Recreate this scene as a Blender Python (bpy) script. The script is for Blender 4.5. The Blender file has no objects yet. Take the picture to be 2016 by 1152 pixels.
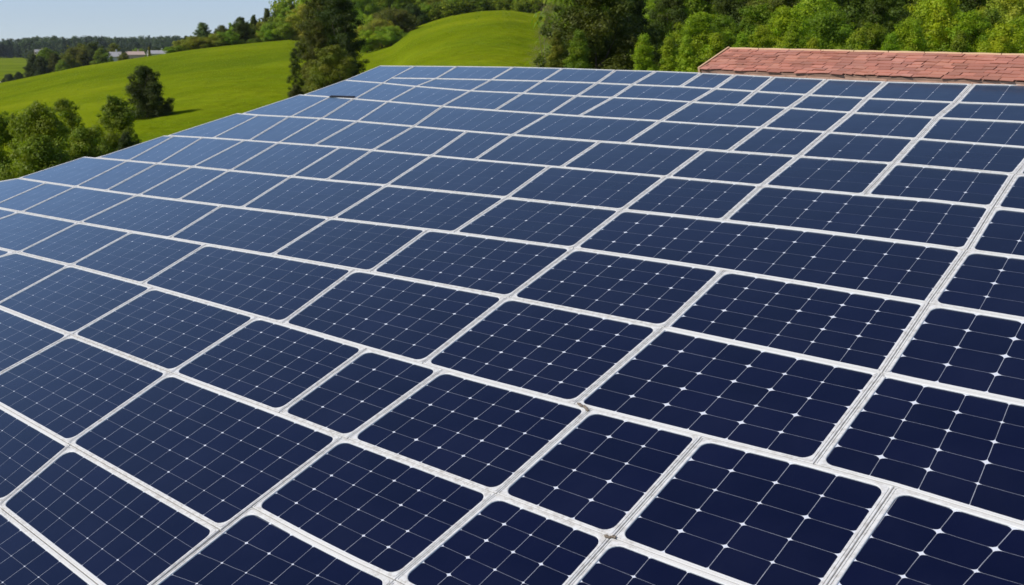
import bpy, math, random
import numpy as np
from mathutils import Vector, Matrix

C = bpy.context.scene.collection
SC = bpy.context.scene
random.seed(7)

# ------------------------------------------------------------------ camera
F_PX, W_PX, H_PX = 2216.3, 2016.0, 1152.0        # focal length in photo pixels
PITCH = math.atan((H_PX/2 - 75) / F_PX)          # level horizon sits at row 75
CZ = 9.5                                         # eye height above the yard
cam_d = bpy.data.cameras.new('camera')
cam = bpy.data.objects.new('camera', cam_d); C.objects.link(cam)
cam.location = (0, 0, CZ)
cam.rotation_euler = (math.pi/2 - PITCH, 0, 0)
cam_d.sensor_width = 36; cam_d.lens = F_PX / W_PX * 36
cam_d.clip_start = 0.1; cam_d.clip_end = 12000
cam_d.dof.use_dof = True; cam_d.dof.focus_distance = 9.5; cam_d.dof.aperture_fstop = 4.0
SC.camera = cam

# ------------------------------------------------------------------ light
SUN_AZ, SUN_EL = math.radians(-112), math.radians(42)     # azimuth from +Y towards +X
to_sun = Vector((math.sin(SUN_AZ)*math.cos(SUN_EL), math.cos(SUN_AZ)*math.cos(SUN_EL), math.sin(SUN_EL)))
sun_d = bpy.data.lights.new('sun', 'SUN'); sun_d.energy = 4.1; sun_d.angle = math.radians(0.53)
sun_d.color = (1.0, 0.945, 0.86)
sun = bpy.data.objects.new('sun', sun_d); C.objects.link(sun)
sun.rotation_euler = to_sun.to_track_quat('Z', 'Y').to_euler()
world = bpy.data.worlds.new('World'); SC.world = world; world.use_nodes = True
wn = world.node_tree.nodes; wl = world.node_tree.links
sky = wn.new('ShaderNodeTexSky'); sky.sky_type = 'NISHITA'; sky.sun_disc = False
sky.sun_elevation = SUN_EL; sky.sun_rotation = SUN_AZ
sky.altitude = 0; sky.air_density = 1.0; sky.dust_density = 0.3; sky.ozone_density = 1.5
bg = wn['Background']; bg.inputs['Strength'].default_value = 0.125
# look a little higher into the sky near the horizon: clear dry air, no yellow band
tc_ = wn.new('ShaderNodeTexCoord'); sx_ = wn.new('ShaderNodeSeparateXYZ'); cx_ = wn.new('ShaderNodeCombineXYZ')
wl.new(tc_.outputs['Generated'], sx_.inputs[0])
def wm(op, a, b):
    nd = wn.new('ShaderNodeMath'); nd.operation = op
    for i, x in enumerate((a, b)):
        if isinstance(x, (int, float)): nd.inputs[i].default_value = x
        else: wl.new(x, nd.inputs[i])
    return nd.outputs[0]
zc_ = wm('MAXIMUM', sx_.outputs[2], 0.0)
zz_ = wm('ADD', wm('MULTIPLY', zc_, 0.93), 0.07)
wl.new(sx_.outputs[0], cx_.inputs[0]); wl.new(sx_.outputs[1], cx_.inputs[1]); wl.new(zz_, cx_.inputs[2])
nm_ = wn.new('ShaderNodeVectorMath'); nm_.operation = 'NORMALIZE'; wl.new(cx_.outputs[0], nm_.inputs[0])
wl.new(nm_.outputs[0], sky.inputs['Vector'])
tint_ = wn.new('ShaderNodeMix'); tint_.data_type = 'RGBA'; tint_.blend_type = 'MULTIPLY'; tint_.inputs[0].default_value = 1.0
tint_.inputs[7].default_value = (0.98, 0.93, 1.02, 1); wl.new(sky.outputs['Color'], tint_.inputs[6])
wl.new(tint_.outputs[2], bg.inputs['Color'])
SC.view_settings.view_transform = 'Standard'; SC.view_settings.look = 'None'
SC.view_settings.exposure = 0.0; SC.view_settings.gamma = 1.0

# ------------------------------------------------------------------ helpers
CP, SP = math.cos(PITCH), math.sin(PITCH)
FWD = Vector((0, CP, -SP)); UPV = Vector((0, SP, CP)); EYE = Vector((0, 0, CZ))

def ray(px, py):
    "direction through a photo pixel, unit depth"
    return Vector(((px - W_PX/2)/F_PX, 0, 0)) + FWD - UPV*((py - H_PX/2)/F_PX)

def at_range(px, py, r):
    "point on the pixel's ray at horizontal distance r"
    d = ray(px, py); return EYE + d*(r/math.hypot(d.x, d.y))

def put(name, bm_or_data, mat=None, parent=None):
    o = bpy.data.objects.new(name, bm_or_data); C.objects.link(o)
    if mat is not None and bm_or_data is not None and not bm_or_data.materials:
        for m in (mat if isinstance(mat, (list, tuple)) else [mat]):
            bm_or_data.materials.append(m)
    if parent is not None: o.parent = parent
    return o

def tag(o, label=None, cat=None, group=None, kind=None):
    if label: o['label'] = label
    if cat: o['category'] = cat
    if group: o['group'] = group
    if kind: o['kind'] = kind
    return o

def thing(name, loc, label, cat, group=None, rot=None):
    o = bpy.data.objects.new(name, None); C.objects.link(o)
    o.empty_display_size = 0.3
    o.location = loc
    if rot is not None: o.rotation_euler = rot
    return tag(o, label, cat, group)

def mesh(name, verts, faces, smooth=False):
    me = bpy.data.meshes.new(name)
    me.from_pydata([tuple(v) for v in verts], [], [tuple(f) for f in faces])
    me.update()
    if smooth:
        me.polygons.foreach_set('use_smooth', [True]*len(me.polygons))
    return me

class MB:
    "collects boxes, tubes and prisms into one mesh"
    def __init__(s): s.v = []; s.f = []
    def add(s, vs, fs):
        n = len(s.v); s.v += [tuple(v) for v in vs]; s.f += [tuple(n+i for i in f) for f in fs]
    def box(s, c, sx, sy, sz, ax=None):
        ex, ey, ez = ax or (Vector((1,0,0)), Vector((0,1,0)), Vector((0,0,1)))
        c = Vector(c)
        vs = [c + ex*(sx/2*i) + ey*(sy/2*j) + ez*(sz/2*k) for k in (-1,1) for j in (-1,1) for i in (-1,1)]
        s.add(vs, [(0,2,3,1),(4,5,7,6),(0,1,5,4),(2,6,7,3),(0,4,6,2),(1,3,7,5)])
    def tube(s, pts, rad, n=8):
        rings = []
        for i, p in enumerate(pts):
            p = Vector(p)
            t = (Vector(pts[min(i+1, len(pts)-1)]) - Vector(pts[max(i-1, 0)])).normalized()
            a = t.orthogonal().normalized(); b = t.cross(a)
            rings.append([p + (a*math.cos(2*math.pi*k/n) + b*math.sin(2*math.pi*k/n))*rad[i] for k in range(n)])
        vs = [v for r in rings for v in r]; fs = []
        for i in range(len(rings)-1):
            for k in range(n):
                fs.append((i*n+k, i*n+(k+1)%n, (i+1)*n+(k+1)%n, (i+1)*n+k))
        fs.append(tuple(range(n-1, -1, -1))); fs.append(tuple((len(rings)-1)*n+k for k in range(n)))
        s.add(vs, fs)
    def prism(s, bottom, top):
        n = len(bottom)
        fs = [tuple(range(n-1, -1, -1)), tuple(range(n, 2*n))]
        for k in range(n): fs.append((k, (k+1) % n, n+(k+1) % n, n+k))
        s.add(list(bottom)+list(top), fs)
    def build(s, name, mat, parent=None, smooth=False):
        return put(name, mesh(name, s.v, s.f, smooth), mat, parent)

# ------------------------------------------------------------------ materials
class NT:
    def __init__(s, name):
        s.m = bpy.data.materials.new(name); s.m.use_nodes = True
        s.t = s.m.node_tree; s.b = s.t.nodes['Principled BSDF']; s.out = s.t.nodes['Material Output']
    def n(s, typ, **kw):
        nd = s.t.nodes.new(typ)
        for k, v in kw.items(): setattr(nd, k, v)
        return nd
    def l(s, a, b): s.t.links.new(a, b)
    def math(s, op, a, b=None, c=None, clamp=False):
        nd = s.n('ShaderNodeMath', operation=op, use_clamp=clamp)
        for i, x in enumerate((a, b, c)):
            if x is None: continue
            if isinstance(x, (int, float)): nd.inputs[i].default_value = x
            else: s.l(x, nd.inputs[i])
        return nd.outputs[0]
    def noise(s, vec, scale, detail=3, rough=.55):
        nd = s.n('ShaderNodeTexNoise'); nd.inputs['Scale'].default_value = scale
        nd.inputs['Detail'].default_value = detail; nd.inputs['Roughness'].default_value = rough
        if vec is not None: s.l(vec, nd.inputs['Vector'])
        return nd.outputs['Fac']
    def ramp(s, fac, stops):
        nd = s.n('ShaderNodeValToRGB'); e = nd.color_ramp.elements
        while len(e) < len(stops): e.new(0.5)
        for el, (p, c) in zip(e, stops):
            el.position = p; el.color = (*c, 1) if len(c) == 3 else c
        s.l(fac, nd.inputs[0]); return nd.outputs['Color']
    def mix(s, fac, a, b, mode='MIX'):
        nd = s.n('ShaderNodeMix', data_type='RGBA', blend_type=mode)
        for i, x in ((0, fac), (6, a), (7, b)):
            if isinstance(x, (int, float)): nd.inputs[i].default_value = x
            elif isinstance(x, tuple): nd.inputs[i].default_value = (*x, 1)
            else: s.l(x, nd.inputs[i])
        return nd.outputs[2]
    def mapping(s, vec, scale):
        nd = s.n('ShaderNodeMapping'); nd.inputs['Scale'].default_value = scale
        s.l(vec, nd.inputs['Vector']); return nd.outputs[0]
    def coord(s, which='Object'): return s.n('ShaderNodeTexCoord').outputs[which]
    def attr(s, name, out='Fac', typ='GEOMETRY'):
        return s.n('ShaderNodeAttribute', attribute_name=name, attribute_type=typ).outputs[out]
    def bump(s, h, strength, dist):
        nd = s.n('ShaderNodeBump'); nd.inputs['Strength'].default_value = strength
        nd.inputs['Distance'].default_value = dist
        s.l(h, nd.inputs['Height']); s.l(nd.outputs[0], s.b.inputs['Normal'])
    def set(s, **kw):
        for k, v in kw.items():
            inp = s.b.inputs[k.replace('_', ' ')]
            if isinstance(v, tuple): inp.default_value = (*v, 1)
            elif isinstance(v, (int, float)): inp.default_value = v
            else: s.l(v, inp)
        return s

def simple(name, col, rough=.7, var=.25, scale=2.0):
    t = NT(name)
    n = t.noise(t.coord(), scale)
    c = t.mix(n, tuple(x*(1-var) for x in col), tuple(min(1, x*(1+var)) for x in col))
    return t.set(Base_Color=c, Roughness=rough).m

# solar cells: UV counts cells, so whole numbers are the seams between them
def mat_cells():
    t = NT('solar_cells')
    uv = t.n('ShaderNodeUVMap', uv_map='cells').outputs[0]
    sx = t.n('ShaderNodeSeparateXYZ'); t.l(uv, sx.inputs[0])
    u, v = sx.outputs[0], sx.outputs[1]
    rnd = t.n('ShaderNodeObjectInfo').outputs['Random']
    # slight wobble of the seams
    ob = t.coord('Object')
    fu = t.math('FRACT', u); fv = t.math('FRACT', v)
    a = t.math('MINIMUM', fu, t.math('SUBTRACT', 1.0, fu))
    b = t.math('MINIMUM', fv, t.math('SUBTRACT', 1.0, fv))
    nz = t.noise(ob, 1.7, 2)
    nz2 = t.noise(ob, 6.0, 2)
    # clipped cell corners: concave white lozenges
    iu = t.math('ROUND', u); iv = t.math('ROUND', v)
    cv0 = t.n('ShaderNodeCombineXYZ'); t.l(iu, cv0.inputs[0]); t.l(iv, cv0.inputs[1]); t.l(rnd, cv0.inputs[2])
    wn0 = t.n('ShaderNodeTexWhiteNoise', noise_dimensions='3D'); t.l(cv0.outputs[0], wn0.inputs['Vector'])
    clip = t.attr('corner_clip', 'Fac', 'OBJECT'); cross = t.attr('cross_lines', 'Fac', 'OBJECT')
    size = t.math('MULTIPLY', t.math('MULTIPLY_ADD', wn0.outputs['Value'], 0.6, 0.65), clip)
    da = t.math('MAXIMUM', t.math('SUBTRACT', size, a), 0.0)
    db = t.math('MAXIMUM', t.math('SUBTRACT', size, b), 0.0)
    rr = t.math('SQRT', t.math('ADD', t.math('MULTIPLY', da, da), t.math('MULTIPLY', db, db)))
    dia = t.math('GREATER_THAN', rr, size)
    lu = t.math('LESS_THAN', a, 0.0062)
    lv = t.math('LESS_THAN', b, 0.0062)
    # gridlines break up where the solder ribbon is thin
    seg = t.math('MULTIPLY_ADD', nz2, 1.6, -0.35, clamp=True)
    lines = t.math('MAXIMUM', t.math('MULTIPLY', lu, t.math('MULTIPLY_ADD', seg, 0.50, 0.18)),
                   t.math('MULTIPLY', t.math('MULTIPLY', lv, cross), t.math('MULTIPLY_ADD', seg, 0.3, 0.2)))
    mask = t.math('MAXIMUM', t.math('MULTIPLY', dia, 0.88), lines)
    cv = t.n('ShaderNodeCombineXYZ')
    t.l(t.math('FLOOR', u), cv.inputs[0]); t.l(t.math('FLOOR', v), cv.inputs[1]); t.l(rnd, cv.inputs[2])
    wn_ = t.n('ShaderNodeTexWhiteNoise', noise_dimensions='3D'); t.l(cv.outputs[0], wn_.inputs['Vector'])
    cell = t.mix(wn_.outputs['Value'], (0.0007, 0.0008, 0.0095), (0.0016, 0.0018, 0.0155))
    cell = t.mix(t.math('MULTIPLY', nz, 0.5), cell, (0.001, 0.002, 0.026))
    col = t.mix(mask, cell, (0.72, 0.74, 0.78))
    # thin film of dust
    dust = t.math('MULTIPLY', t.math('POWER', t.noise(ob, 0.9, 5, .7), 2.0), 0.02)
    col = t.mix(dust, col, (0.45, 0.47, 0.5))
    t.set(Base_Color=col, IOR=1.46)
    t.b.inputs['Specular Tint'].default_value = (0.36, 0.64, 1.0, 1)        # blue anti-reflective coating
    t.b.inputs['Coat Weight'].default_value = 0.0; t.b.inputs['Coat Roughness'].default_value = 0.22; t.b.inputs['Coat IOR'].default_value = 1.5
    t.b.inputs['Sheen Weight'].default_value = 0.35; t.b.inputs['Sheen Roughness'].default_value = 0.28
    t.b.inputs['Sheen Tint'].default_value = (0.40, 0.66, 1.0, 1)
    rg = t.math('MULTIPLY_ADD', nz2, 0.10, 0.16)
    t.set(Roughness=rg)
    # sky sheen on the glass painted as pale blue diffuse, growing towards grazing angles
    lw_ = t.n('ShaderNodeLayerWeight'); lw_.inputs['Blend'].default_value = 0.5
    sky_glare = t.math('MULTIPLY', t.math('POWER', lw_.outputs['Facing'], 8.6), t.math('MULTIPLY_ADD', nz2, 0.6, 1.95), clamp=True)
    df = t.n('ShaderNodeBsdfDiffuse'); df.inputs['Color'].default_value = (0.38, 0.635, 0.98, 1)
    mx = t.n('ShaderNodeMixShader'); t.l(sky_glare, mx.inputs[0]); t.l(t.b.outputs[0], mx.inputs[1]); t.l(df.outputs[0], mx.inputs[2])
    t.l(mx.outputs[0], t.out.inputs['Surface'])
    return t.m

def mat_frame():
    t = NT('white_frame')
    ob = t.coord('Object')
    n1 = t.noise(ob, 9, 4, .65); n2 = t.noise(ob, 38, 3, .6)
    base = t.mix(n1, (0.64, 0.63, 0.595), (0.72, 0.71, 0.675))
    base = t.mix(t.math('MULTIPLY_ADD', n2, 1.6, -0.95, clamp=True), base, (0.49, 0.48, 0.455))
    g = t.attr('grime')
    gm = t.math('MULTIPLY', g, t.math('MULTIPLY_ADD', t.noise(ob, 22, 4, .7), 4.0, -1.75, clamp=True))
    base = t.mix(t.math('MULTIPLY', gm, .5, clamp=True), base, (0.22, 0.18, 0.13))
    t.set(Base_Color=base, Roughness=0.45)
    t.bump(n2, 0.25, 0.004)
    return t.m

def mat_leaf():
    t = NT('leaves')
    oc = t.n('ShaderNodeObjectInfo')
    tint = t.attr('tint', 'Color')
    col = t.mix(1.0, oc.outputs['Color'], tint, 'MULTIPLY')
    t.set(Base_Color=col, Roughness=0.55)
    t.b.inputs['Specular IOR Level'].default_value = 0.25
    tr = t.n('ShaderNodeBsdfTranslucent')
    t.l(t.mix(1.0, col, (1.25, 1.3, 0.5), 'MULTIPLY'), tr.inputs['Color'])
    mx = t.n('ShaderNodeMixShader'); mx.inputs[0].default_value = 0.42
    t.l(t.b.outputs[0], mx.inputs[1]); t.l(tr.outputs[0], mx.inputs[2])
    t.l(mx.outputs[0], t.out.inputs['Surface'])
    return t.m

def mat_grass():
    t = NT('meadow_grass')
    ob = t.coord('Object')
    rot_ = t.n('ShaderNodeMapping'); rot_.inputs['Rotation'].default_value = (0, 0, .6); t.l(ob, rot_.inputs['Vector'])
    big = t.noise(ob, 0.022, 6, .65)
    st = t.noise(t.mapping(rot_.outputs[0], (0.014, 0.085, 0.085)), 1.0, 5, .6)
    fine = t.noise(ob, 0.55, 5, .75)
    c = t.ramp(big, [(0.40, (0.090, 0.142, 0.006)), (0.5, (0.138, 0.192, 0.007)), (0.60, (0.195, 0.238, 0.009))])
    c = t.mix(t.math('MULTIPLY_ADD', st, 2.4, -0.9, clamp=True), c, (0.118, 0.160, 0.002))
    c = t.mix(t.math('MULTIPLY', t.math('MULTIPLY_ADD', fine, 2.0, -0.7, clamp=True), .38), c, (0.24, 0.262, 0.005))
    t.set(Base_Color=c, Roughness=0.9)
    t.b.inputs['Specular IOR Level'].default_value = 0.0
    t.bump(t.math('ADD', fine, t.math('MULTIPLY', t.noise(ob, 0.09, 3, .6), 5.0)), 0.7, 0.55)
    return t.m

def mat_tiles():
    t = NT('red_tiles')
    ob = t.coord('Object')
    tint = t.attr('tint', 'Color')
    n = t.noise(ob, 7, 5, .7); n2 = t.noise(ob, 1.3, 3)
    c = t.mix(n, (0.36, 0.135, 0.086), (0.50, 0.215, 0.140))
    c = t.mix(t.math('MULTIPLY_ADD', n2, 1.8, -0.75, clamp=True), c, (0.47, 0.215, 0.165))
    c = t.mix(1.0, c, tint, 'MULTIPLY')
    t.set(Base_Color=c, Roughness=0.85)
    t.bump(n, 0.5, 0.01)
    return t.m

M = dict(cells=mat_cells(), frame=mat_frame(), leaf=mat_leaf(), grass=mat_grass(), tiles=mat_tiles(),
         deck=simple('roof_deck', (0.40, 0.40, 0.39), .8, .2, 5), wall=simple('plaster_wall', (0.60, 0.56, 0.48), .85, .15, 1),
         bark=simple('bark', (0.085, 0.062, 0.043), .9, .4, 3), palebark=simple('pale_bark', (0.22, 0.17, 0.12), .9, .3, 3),
         trim=simple('verge_board', (0.55, 0.36, 0.20), .7, .2, 4), mortar=simple('mortar', (0.34, 0.21, 0.15), .9, .35, 9),
         black=simple('gap_shade_black', (0.012, 0.012, 0.016), .6, .3, 6), debris=simple('dry_debris', (0.20, 0.16, 0.12), .9, .5, 60),
         road=simple('pale_road', (0.55, 0.47, 0.40), .9, .15, .1), whitewall=simple('white_render', (0.50, 0.49, 0.47), .8, .1, .5),
         pinkwall=simple('pink_render', (0.45, 0.35, 0.29), .8, .1, .5), roofgrey=simple('grey_roof', (0.34, 0.33, 0.32), .8, .15, .6),
         roofpink=simple('pale_clay_roof', (0.46, 0.34, 0.27), .8, .15, .6), glass=simple('window_glass', (0.03, 0.04, 0.05), .15, .2, 1))

# ------------------------------------------------------------------ terrain
# photo column -> row of the meadow's crest, distance of the crest, slope behind it
CREST = [(-1200,250,300,-.06),(-500,215,300,-.06),(0,170,300,-.07),(100,150,300,-.07),(198,130,300,-.07),(326,111,300,-.05),(410,99,300,0),
         (503,88.5,300,0),(590,80,300,0),(640,86,290,0),(690,106,280,0.01),(740,99,280,.02),(780,86,285,.03),(817,58,290,.03),
         (860,41,300,.02),(893,31,300,.02),(945,21,300,.02),(997,18,300,.02),(1046,25,300,.03),(1110,30,290,.05),
         (1200,34,270,.08),(1310,50,250,.10),(1420,60,230,.15),(1560,40,190,.22),(1750,20,150,.25),(2016,0,130,.25),(2600,0,130,.25),(4000,60,130,.2)]
_px = np.array([c[0] for c in CREST], float)
_az = np.arctan((_px - W_PX/2)/F_PX/CP)
_rc = np.array([c[2] for c in CREST], float)
_zc = np.array([at_range(c[0], c[1], c[2]).z for c in CREST])
_sl = np.array([c[3] for c in CREST])
R0 = 42.0
def ground_z(x, y):
    r = math.hypot(x, y); az = math.atan2(x, y)
    rc = float(np.interp(az, _az, _rc)); zc = float(np.interp(az, _az, _zc)); sl = float(np.interp(az, _az, _sl))
    back = min(1.0, max(0.0, (abs(az) - 0.9)/0.5))          # flat yard behind the camera
    if r <= R0: z = 0.0
    elif r <= rc:
        t = (r - R0)/(rc - R0)
        s = t + 0.10*math.sin(math.pi*t)                     # gently domed hillside
        z = zc*s
    else:
        k = r - rc
        z = zc + sl*min(k, 130) - (k*k/2600 if k < 55 else 55*55/2600 + (k-55)*0.02)*(1 if sl <= 0.0 else .15)
        z = max(z, -13.0) if sl <= 0.02 else max(z, -5)
    z += 0.22*math.sin(x*.045+1.3)*math.sin(y*.037)*min(1, max(0, (r-60)/60))*(1 if r < 320 else .2)
    return z*(1-back)

def ground_at(px, r):
    p = at_range(px, 75, r)
    return Vector((p.x, p.y, ground_z(p.x, p.y)))

rs = [0.01, 8, 18, 30, 38, 42, 46] + list(np.arange(50, 330, 5.0)) + list(np.geomspace(335, 4500, 50))
azs = list(np.radians(np.concatenate([np.arange(-180, -40, 5.0), np.arange(-40, 40, 0.5), np.arange(40, 180, 5.0)])))
vs = []; fs = []
for r in rs:
    for a in azs:
        x, y = r*math.sin(a), r*math.cos(a); vs.append((x, y, ground_z(x, y)))
na = len(azs)
for i in range(len(rs)-1):
    for k in range(na):
        fs.append((i*na+k, i*na+(k+1) % na, (i+1)*na+(k+1) % na, (i+1)*na+k)[::-1])
gr = put('ground', mesh('ground', vs, fs, True), M['grass']); tag(gr, kind='structure')

# pale lane at the foot of the meadow, far left
lane_pts = [ground_at(px, r) for px, r in ((-260,610),(-120,625),(-40,640),(20,660),(60,690))]
lv = []; lf = []
for i, p in enumerate(lane_pts):
    q = lane_pts[min(i+1, len(lane_pts)-1)] - lane_pts[max(i-1, 0)]
    nrm = Vector((-q.y, q.x, 0)).normalized()*3.2
    for s_ in (-1, 1):
        w = p + nrm*s_; lv.append((w.x, w.y, ground_z(w.x, w.y)+.25))
for i in range(len(lane_pts)-1): lf.append((2*i, 2*i+1, 2*i+3, 2*i+2))
ln = put('road', mesh('road', lv, lf), M['road']); tag(ln, kind='structure')

# ------------------------------------------------------------------ the panel plane
n_cam = np.array([0.2057, 0.8700, 0.4481]); d_cam = np.array([0.61245, -0.47155, 0.63446])
n_cam /= np.linalg.norm(n_cam); HP = 4.3
def to_world(c): return Vector((c[0], 0, 0)) - UPV*c[1] + FWD*c[2]
NUP = -to_world(n_cam); NUP.normalize()
DV = to_world(d_cam); DV = (DV - NUP*DV.dot(NUP)).normalized()      # along the roof, away
GV = DV.cross(NUP).normalized()                                     # across the roof, to the right
ORG = EYE - NUP*HP
ROT = Matrix((GV, DV, NUP)).transposed()
def on_plane(px, py, lift=0.0):
    "photo pixel -> (u, v) on the panel plane"
    d = ray(px, py); s = (HP - lift)/(-d.dot(NUP)); X = EYE + d*s - ORG
    return Vector((X.dot(GV), X.dot(DV)))
def P3(u, v, w=0.0): return ORG + GV*u + DV*v + NUP*w

SEAM = {
    0: [(748.3, 128.8), (816.7, 129.3), (900.0, 129.9), (1011.1, 131.3), (1108.3, 133.9), (1205.6, 137.2), (1292.4, 139.5), (1382.0, 143.1), (1447.9, 146.6), (1524.3, 150.8), (1628.5, 155.6), (1744.8, 160.1), (1913.2, 164.6), (2016.0, 166.5), (2079.9, 167.8), (2253.5, 173.6)],
    1: [(769.8, 153.0), (854.9, 154.1), (967.7, 156.5), (1066.7, 158.9), (1174.3, 162.8), (1243.8, 166.0), (1340.3, 169.9), (1406.3, 174.0), (1486.1, 179.3), (1586.8, 185.9), (1701.4, 192.3), (1875.0, 200.4), (2016.0, 205.5), (2062.5, 207.7), (2253.5, 217.0)],
    2: [(679.5, 157.2), (754.2, 162.9), (820.1, 169.5), (927.8, 178.4), (1028.5, 182.9), (1132.6, 188.2), (1205.6, 191.3), (1288.9, 195.1), (1316.0, 197.2), (1361.1, 200.1), (1555.6, 211.9), (1677.1, 220.8), (1843.8, 231.1), (2016.0, 239.6), (2253.5, 252.8)],
    3: [(593.8, 186.1), (649.3, 190.2), (698.6, 194.2), (762.8, 199.3), (872.2, 209.0), (974.7, 216.6), (1080.6, 223.8), (1139.6, 227.8), (1299.3, 237.6), (1388.9, 243.7), (1498.3, 250.0), (1628.5, 259.5), (1802.1, 272.1), (2016.0, 289.1), (2253.5, 309.0)],
    4: [(467.0, 222.5), (510.4, 226.3), (569.4, 229.1), (631.9, 232.6), (650.0, 234.2), (703.8, 238.3), (814.9, 248.1), (920.8, 257.7), (1009.4, 264.9), (1181.2, 278.0), (1233.3, 281.4), (1316.0, 288.4), (1387.2, 293.6), (1435.8, 297.4), (1571.2, 307.1), (1760.4, 321.0), (1996.6, 342.1), (2253.5, 364.6)],
    5: [(322.9, 267.0), (343.8, 267.1), (416.7, 271.1), (486.1, 275.9), (548.6, 280.4), (618.1, 285.4), (670.1, 289.3), (733.3, 295.1), (851.4, 305.9), (934.7, 313.7), (1080.6, 326.5), (1104.9, 328.5), (1316.7, 347.6), (1500.0, 364.4), (1699.7, 382.9), (1836.8, 394.2), (1956.6, 407.3), (2016.0, 414.0), (2253.5, 438.5)],
    6: [(166.7, 308.2), (251.7, 316.0), (312.5, 321.4), (380.2, 327.7), (451.4, 335.0), (574.7, 347.0), (650.0, 354.6), (761.1, 364.5), (997.2, 388.4), (1226.4, 412.8), (1316.0, 422.0), (1423.6, 433.4), (1604.2, 453.6), (1829.9, 481.8), (1902.8, 491.9), (2016.0, 506.5), (2218.8, 530.6)],
    7: [(36.5, 350.1), (92.0, 358.8), (149.3, 366.9), (208.3, 375.1), (270.8, 383.5), (350.7, 393.3), (437.5, 404.1), (475.7, 408.5), (652.8, 429.2), (841.0, 451.2), (893.1, 457.1), (1130.9, 488.0), (1316.0, 514.6), (1427.1, 531.2), (1819.5, 595.2), (1833.4, 597.6), (2016.0, 628.0), (2184.1, 655.6)],
    8: [(-149.3, 380.4), (0.0, 409.5), (39.9, 416.8), (154.5, 437.5), (260.4, 456.0), (333.3, 467.9), (406.2, 480.6), (534.7, 501.7), (695.1, 529.3), (729.9, 535.0), (1000.7, 584.3), (1306.2, 643.6), (1316.0, 645.9), (1729.2, 732.4), (1743.1, 735.5), (1795.2, 747.3), (2016.0, 792.6), (2184.1, 821.4)],
    9: [(-208.3, 440.3), (0.0, 488.7), (34.7, 496.3), (138.9, 521.5), (277.8, 558.1), (302.1, 565.2), (506.9, 622.8), (555.6, 636.1), (722.9, 685.0), (830.6, 714.8), (872.2, 726.5), (934.7, 744.2), (1129.2, 794.6), (1163.9, 803.8), (1350.0, 850.1), (1382.0, 858.5), (1597.2, 911.9), (1760.4, 956.1), (2016.0, 1034.1), (2184.1, 1078.4)],
    10: [(-260.4, 506.2), (0.0, 604.4), (138.9, 658.4), (336.8, 733.3), (375.0, 748.3), (548.6, 812.0), (677.1, 860.7), (677.8, 861.0), (972.9, 970.0), (1202.1, 1056.9), (1316.0, 1099.7), (1454.9, 1150.8), (1697.9, 1238.1), (1906.3, 1307.6)],
    11: [(-347.2, 620.1), (0.0, 797.1), (131.9, 871.8), (434.0, 1043.0)],
    111: [(494.8, 997.8), (600.0, 1054.8), (652.8, 1081.9), (700.0, 1105.5), (775.0, 1140.2), (1031.9, 1272.8), (1240.3, 1377.0)],
    12: [(-381.9, 706.9), (0.0, 998.5), (194.4, 1152.0), (246.2, 1193.0)],
    13: [(-520.8, 890.9), (-208.3, 1133.9), (69.4, 1342.3)],
    14: [(206.6, 1224.9), (594.4, 1321.4), (823.6, 1429.1)],
}
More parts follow.
